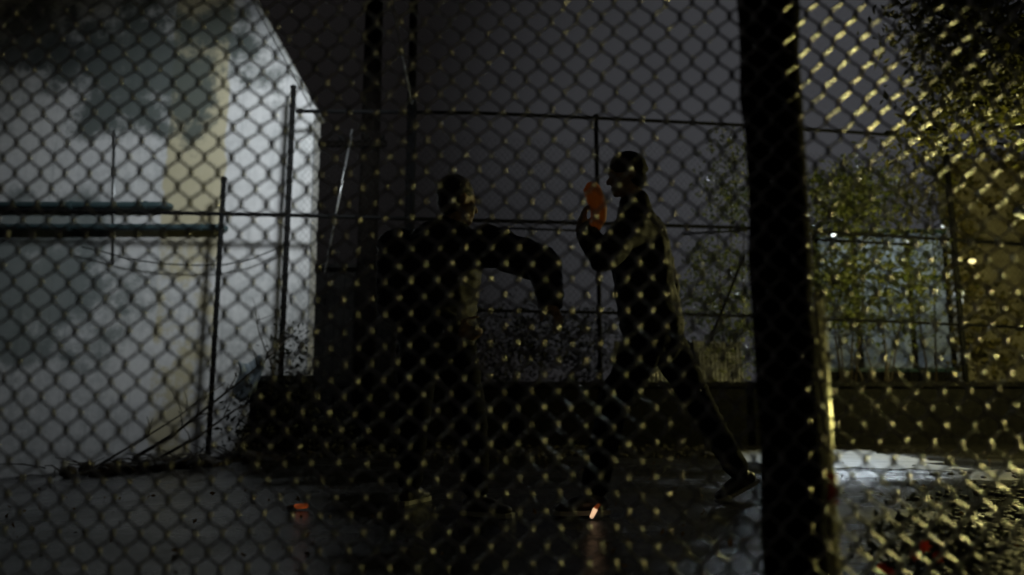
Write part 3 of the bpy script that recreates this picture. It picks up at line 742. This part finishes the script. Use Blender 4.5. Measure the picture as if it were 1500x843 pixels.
def shoe_mesh(ankle, toe_dir, toe_down=0.):
    d = Vector((toe_dir[0], toe_dir[1], 0)).normalized(); d = (d + Vector((0, 0, -toe_down))).normalized()
    x = d.cross(Vector((0, 0, 1))).normalized(); u = x.cross(d)
    a = ankle - u*.03; mb = MB(); sole = MB()
    rot = Matrix((x, d, u)).transposed()
    mb.rocap(ankle+u*.02, a-u*.0, .052, .052, 12)
    mb.ball(a-d*.035-u*.012, (.040, .048, .042), 12, 8, rot)
    mb.ball(a+d*.055-u*.012, (.043, .09, .040), 12, 8, rot)
    mb.ball(a+d*.135-u*.028, (.047, .065, .027), 12, 8, rot)
    pts = [(-.085, .026), (-.06, .037), (0, .036), (.08, .043), (.14, .048), (.18, .04), (.205, .02)]
    lo = [a+d*y+x*w_-u*.062 for y, w_ in pts]+[a+d*y-x*w_-u*.062 for y, w_ in reversed(pts)]
    hi = [p+u*.022 for p in lo]; k = len(lo)
    sole.add(lo+hi, [tuple(range(k-1, -1, -1)), tuple(range(k, 2*k))]+[(i, (i+1) % k, k+(i+1) % k, k+i) for i in range(k)])
    return mb, sole

def person(label, base, J, face, hands, jacket_m, headwear, toes, jr, ar=.088, hs=1.0):
    t = thing('person', label, 'person', base)
    body = MB(); jk = MB(); tr_ = MB()
    f, r, u = frame_from(face)
    add_head(body, J['head'], face, hs)
    body.rocap(J['head']-u*.06-f*.01, J['neck'], .056, .064)
    body.rocap(J['neck'], J['chest'], .07, .13); body.rocap(J['chest'], J['waist'], .15, .14); body.rocap(J['waist'], J['pelvis'], .14, .15)
    jk.rocap(J['neck']-u*.02, J['chest'], .085, jr); jk.rocap(J['chest'], J['waist'], jr, jr*.98); jk.rocap(J['waist'], J['hem'], jr*.98, jr*1.03)
    jk.rocap(J['neck']+u*.01, J['neck']-u*.03, .078, .09)
    jk.rocap(J['sho_a'], J['sho_b'], .088, .088)
    tr_.rocap(J['pelvis'], J['pelvis']-u*.04, .16, .15)
    for q in 'ab':
        body.rocap(J['sho_'+q], J['elb_'+q], .056, .043); body.rocap(J['elb_'+q], J['wri_'+q], .043, .028)
        body.rocap(J['hip_'+q], J['knee_'+q], .085, .056); body.rocap(J['knee_'+q], J['ank_'+q], .054, .036)
        body.rocap(J['chest'], J['sho_'+q], .10, .062); body.rocap(J['pelvis'], J['hip_'+q], .12, .09)
        body.rocap(J['ank_'+q], J['ank_'+q]-Vector((0, 0, .03)), .036, .034)
        wd = (J['wri_'+q]-J['elb_'+q]).normalized()
        jk.rocap(J['chest']+(J['sho_'+q]-J['chest'])*.5, J['sho_'+q], .12, .088)
        jk.rocap(J['sho_'+q], J['elb_'+q], ar, ar*.8); jk.rocap(J['elb_'+q], J['wri_'+q]-wd*.02, ar*.8, ar*.56)
        tr_.rocap(J['pelvis'], J['hip_'+q], .15, .115); tr_.rocap(J['hip_'+q], J['knee_'+q], .112, .078); tr_.rocap(J['knee_'+q], J['ank_'+q]+(J['knee_'+q]-J['ank_'+q]).normalized()*.05, .076, .066)
        pd, pn, cu, sd = hands[q]
        add_hand(body, J['wri_'+q]+wd*.01, pd, pn, cu, sd)
    remeshed(body, 'body', M['skin'], t, .008, 5)
    remeshed(jk, 'jacket', M[jacket_m], t, .014, 6, .010, .13)
    remeshed(tr_, 'trousers', M['trouser'], t, .014, 6, .008, .12)
    hd = MB(); c = J['head']; rot = Matrix((r, f, u)).transposed()
    if headwear == 'beanie':
        hd.ball(c-f*.012+u*.05, (.088, .106, .090), 18, 12, rot); hd.rocap(c-f*.02+u*.02, c-f*.04-u*.02, .075, .072)
        hd.tube([c-f*.012+u*.03+(r*math.cos(a_)*.084+f*math.sin(a_)*.102) for a_ in [i*math.pi/10 for i in range(21)]], .013, 8, False)
        remeshed(hd, 'knitted_cap', M['knit'], t, .008, 4)
    else:
        hd.ball(c-f*.022+u*.04, (.086, .103, .092), 18, 12, rot); hd.ball(c-f*.05-u*.02, (.074, .065, .075), 14, 10, rot)
        remeshed(hd, 'hair', M['hair'], t, .008, 3, .004, .02)
    for q in 'ab':
        mb, so = shoe_mesh(J['ank_'+q], *toes[q])
        s_ = remeshed(mb, 'shoe', M['shoe'], t, .008, 4)
        so.build('sole', M['sole'], s_)
    return t

V = Vector
gl = 0.0
# left person: seen from behind, swinging round to the right with the right arm held out
JA = dict(head=at(671, 293, 3.90), neck=at(664, 335, 3.93), chest=at(650, 378, 3.95), waist=at(640, 440, 3.97), pelvis=at(640, 500, 3.97), hem=at(640, 492, 3.97),
          sho_a=at(582, 364, 3.98), elb_a=at(578, 448, 3.90), wri_a=at(664, 478, 3.70),
          sho_b=at(716, 360, 3.90), elb_b=at(796, 388, 3.74), wri_b=at(808, 444, 3.58),
          hip_a=at(612, 515, 3.99), hip_b=at(668, 515, 3.95), knee_a=at(606, 628, 4.05), knee_b=at(692, 622, 3.84),
          ank_a=V((at(600, 700, 4.25).x, 4.25, .095)), ank_b=V((at(698, 700, 3.85).x, 3.85, .095)))
person('person in a bulky black jacket with one arm held out, left of the two', (at(650, 740, 3.95).x, 3.95, 0), JA, (.75, .55, -.05),
       dict(a=((1, .15, -.35), (0, 1, .1), .5, -1), b=((.35, -.55, -.9), (-.6, .5, -.3), .55, 1)), 'jacket', 'hair',
       dict(a=((.4, .9), .0), b=((.9, -.4), .0)), .215, .112, 1.08)
# right person: in profile striding left, one arm raised in front
JB = dict(head=at(918, 258, 3.95), neck=at(930, 300, 3.97), chest=at(935, 360, 3.99), waist=at(944, 425, 4.0), pelvis=at(958, 486, 4.0), hem=at(955, 478, 4.0),
          sho_a=at(925, 338, 3.80), elb_a=at(884, 378, 3.62), wri_a=at(853, 334, 3.56),
          sho_b=at(950, 336, 4.16), elb_b=at(976, 412, 4.26), wri_b=at(984, 474, 4.16),
          hip_a=at(948, 498, 3.9), hip_b=at(972, 498, 4.1), knee_a=at(898, 590, 3.86), knee_b=at(1022, 586, 4.22),
          ank_a=V((at(868, 700, 3.85).x, 3.85, .10)), ank_b=V((at(1083, 680, 4.45).x, 4.45, .145)))
person('person in a knitted cap striding left in profile with one arm raised', (at(960, 740, 4.0).x, 4.0, 0), JB, (-1, -.12, -.06),
       dict(a=((.25, 0, 1), (1, -.2, -.1), .9, -1), b=((.35, -.1, -.95), (-.8, -.4, 0), .5, 1)), 'jacket2', 'beanie',
       dict(a=((-1, -.15), .0), b=((-.95, -.1), .45)), .165)
# what the right person holds up
hp_ = [at(868, 268, 3.53), at(867, 277, 3.53), at(872, 291, 3.53), at(877, 306, 3.53), at(877, 320, 3.54), at(870, 334, 3.54)]
ot = thing('orange_tube', 'curved dull orange tube held up in the raised hand of the capped person', 'tube', hp_[-1])
m = MB(); m.tube(hp_, [.026, .044, .046, .042, .040, .032], 14); remeshed(m, 'tube_body', M['orange'], ot, .005, 14)
m = MB(); m.tube([hp_[-1], hp_[-1]-V((.006, 0, .03))], [.024, .020], 12); m.build('end_cap', M['shoe'], ot, True)

# ------------------------------------------------------------------ debris on the wet ground
rnd = random.Random(41)
bp_ = thing('brush_pile', 'dark heap of twigs and soil lying at the foot of the grey wall', 'brush pile', (at(270, 660, 7.6).x, 7.6, gz(-3.3, 7.6)))
m = MB()
for i in range(46):
    c_ = at(rnd.gauss(265, 75), 600, 7.6+rnd.uniform(-.35, .35)); z_ = gz(c_.x, c_.y)
    m.ball((c_.x, c_.y, z_+rnd.uniform(-.02, .05)), (rnd.uniform(.06, .16), rnd.uniform(.06, .14), rnd.uniform(.03, .08)), 8, 5)
remeshed(m, 'soil_heap', M['twig'], bp_, .03, 2, .02, .08)
for i in range(90):
    c_ = at(rnd.gauss(265, 95), 600, 7.55+rnd.uniform(-.5, .5)); z_ = gz(c_.x, c_.y)+rnd.uniform(.0, .12)
    a_ = rnd.uniform(0, 6.28); l_ = rnd.uniform(.12, .4); e = V((math.cos(a_)*l_, math.sin(a_)*l_, rnd.uniform(-.02, .12)))
    m = MB(); st = V((c_.x, c_.y, z_)); m.tube([st, st+e*.5+V((0, 0, rnd.uniform(-.02, .03))), st+e], [.008, .007, .004], 5); m.build('twig', M['twig'], bp_)
def branch(pts, r, lab, seed, side=5):
    rn = random.Random(seed); P_ = [at(*p) for p in pts]
    t = thing('fallen_branch', lab, 'branch', P_[0], 'branches leaning at the wall foot')
    m = MB(); k = len(P_); m.tube(P_, [r*(1-.7*i/(k-1)) for i in range(k)], 7); m.build('bough', M['twig'], t, True)
    for i in range(side):
        q = rn.uniform(.25, .95)*(k-1); i0 = min(int(q), k-2); p = P_[i0].lerp(P_[i0+1], q-i0)
        e = V((rn.uniform(-.1, .3), rn.uniform(-.15, .15), rn.uniform(.08, .3)))
        m = MB(); m.tube([p, p+e*.5+V((.02, 0, 0)), p+e], [r*.4, r*.3, r*.15], 5); m.build('side_twig', M['twig'], t)
branch([(195, 672, 7.6), (250, 640, 7.7), (310, 592, 7.8), (370, 545, 7.9), (428, 490, 8.0)], .022, 'longest bare branch leaning up from the brush heap to the wall end', 1, 8)
branch([(225, 676, 7.5), (290, 640, 7.6), (345, 600, 7.8), (392, 585, 7.9)], .018, 'shorter bare branch leaning low across the wall foot under the long one', 2, 7)
branch([(130, 690, 7.4), (190, 655, 7.5), (262, 610, 7.6), (330, 560, 7.8)], .014, 'thin bare branch leaning left of the long one at the wall foot', 3, 7)
branch([(396, 585, 7.9), (400, 540, 7.9), (380, 490, 8.0), (372, 450, 8.0)], .012, 'thin upright bare branch beside the right end of the grey wall', 4, 8)
# dark bush at wall end and sheet caught in it
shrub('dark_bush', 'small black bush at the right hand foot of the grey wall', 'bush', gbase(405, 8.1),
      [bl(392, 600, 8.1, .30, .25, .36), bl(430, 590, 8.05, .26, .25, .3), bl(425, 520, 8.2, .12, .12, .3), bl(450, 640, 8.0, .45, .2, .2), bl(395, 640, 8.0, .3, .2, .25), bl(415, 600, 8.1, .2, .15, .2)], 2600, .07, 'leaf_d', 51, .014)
m = MB(); nn = 9; sh = []
rnd = random.Random(8)
for j in range(nn):
    for i in range(nn):
        u_, v_ = i/(nn-1), j/(nn-1)
        p = at(345+36*u_+6*math.sin(v_*5), 525+55*v_ + 8*math.sin(u_*4), 7.95-.06*math.sin(u_*7+v_*3)); sh.append(p)
m.add(sh, [(j*nn+i, j*nn+i+1, (j+1)*nn+i+1, (j+1)*nn+i) for j in range(nn-1) for i in range(nn-1)])
o = m.build('plastic_sheet', M['plastic'], smooth=True); sm = o.modifiers.new('t', 'SOLIDIFY'); sm.thickness = .004
tag(o, 'torn pale plastic sheet caught in the branches by the wall end', 'plastic sheet')

# bright wet-ground reflection beyond the post, painted as a pale streaked patch
rnd = random.Random(91); glare_outline = []
for i in range(90):
    a_ = 2*math.pi*i/90; k = 1+.22*mnoise.noise(Vector((math.cos(a_)*1.7, math.sin(a_)*1.7, 3.3)))+.25*mnoise.noise(Vector((math.cos(a_)*6, math.sin(a_)*6, 1.3)))
    glare_outline.append((3.0+.88*k*math.copysign(abs(math.cos(a_))**.7, math.cos(a_)), 7.25+1.15*k*math.copysign(abs(math.sin(a_))**.7, math.sin(a_))))
m = MB(); k = len(glare_outline)
m.add([(x, y, -.05) for x, y in glare_outline]+[(x, y, .012) for x, y in glare_outline], [tuple(range(k, 2*k))]+[(i, (i+1) % k, k+(i+1) % k, k+i) for i in range(k)])
tag(m.build('ground_glare_patch', mat('painted_ground_glare', (.40, .40, .39), .22, col2=(.03, .034, .04), nscale=3.2, rough2=.5, stretch=(.35, 2.6, 1), bump=.5, bscale=14, detail=9)), 'pale patch painted as a bright reflection on the wet ground', kind='structure')
# leaf litter and pebbles
rnd = random.Random(61); m = MB()
for i in range(260):
    d_ = rnd.choice((rnd.uniform(2.6, 5), rnd.uniform(5, 8.6))); px = rnd.uniform(-50, 1550)
    p = at(px, 600, d_); m.leaf((p.x, p.y, gz(p.x, p.y)+.006+rnd.random()*.01), rnd.uniform(.02, .045), rnd, 0, .6)
tag(m.build('leaf_litter', M['deadleaf']), 'fallen leaves scattered over the wet ground', kind='stuff')
m = MB()
for i in range(1500):
    d_ = 2.35+abs(rnd.gauss(0, 1.3)); px = 1530+rnd.gauss(0, 50)*(1+.3*(d_-2.3))
    p = at(px, 600, d_); s_ = rnd.uniform(.008, .028)
    m.ball((p.x, p.y, gz(p.x, p.y)+s_*.25), (s_*rnd.uniform(.8, 1.5), s_*rnd.uniform(.8, 1.4), s_*.7), 6, 4)
for i in range(500):
    px = rnd.uniform(150, 1090); d_ = rnd.uniform(7.3, 9.0)
    p = at(px, 600, d_); s_ = rnd.uniform(.012, .035)
    m.ball((p.x, p.y, gz(p.x, p.y)+s_*.25), (s_*rnd.uniform(.8, 1.5), s_, s_*.7), 6, 4)
tag(m.build('gravel', M['stone'], smooth=False), 'loose wet gravel at the right and along the far edge', kind='stuff')

# foreground plant with red flowers
fb = gbase(1345, 2.75)
fp = shrub('flowering_plant', 'low dark plant with red flowers at the bottom right edge', 'plant', fb,
           [((fb[0], fb[1], .08), (.17, .12, .09)), ((fb[0]-.12, fb[1]-.03, .04), (.1, .1, .05)), ((fb[0]+.1, fb[1], .06), (.12, .1, .07))], 900, .035, 'leaf_d', 71, .006)
rnd = random.Random(72)
for px, py in ((1352, 800), (1338, 812), (1290, 832), (1372, 815), (1300, 838)):
    p = at(px, py, 2.62); m = MB()
    for k in range(7):
        a_ = k*.9; d_ = V((math.cos(a_), -.35, math.sin(a_))).normalized(); e = d_.cross(V((0, -1, 0))).normalized()
        m.add([p, p+d_*.012+e*.009, p+d_*.024-V((0, .006, 0)), p+d_*.012-e*.009], [(0, 1, 2), (0, 2, 3)])
    m.build('flower', M['petal'], fp)
# small glowing things on the ground
p = at(868, 748, 3.72); p.z = gz(p.x, p.y)
es = thing('glowing_stub', 'tiny white hot burning stub on the wet ground by the striding foot', 'stub', p)
m = MB(); m.rocap(p+V((-.004, 0, .018)), p+V((.012, .0, .05)), .010, .012, 8); m.build('burning_end', M['ember'], es, True)
m = MB(); m.rocap(p+V((.016, 0, .058)), p+V((.03, .01, .07)), .010, .009, 8); m.build('orange_end', M['ember_red'], es, True)
p = at(441, 741, 4.0); p.z = gz(p.x, p.y)
es = thing('red_glow_stub', 'faint red glowing stub on the dark ground left of the people', 'stub', p)
m = MB(); m.rocap(p+V((-.025, 0, .02)), p+V((.025, .0, .024)), .014, .014, 8); m.build('red_end', M['ember_red'], es, True)
m = MB(); m.rocap(p+V((-.03, 0, .016)), p+V((-.07, .02, .012)), .013, .012, 8); m.build('paper_end', M['paper'], es, True)
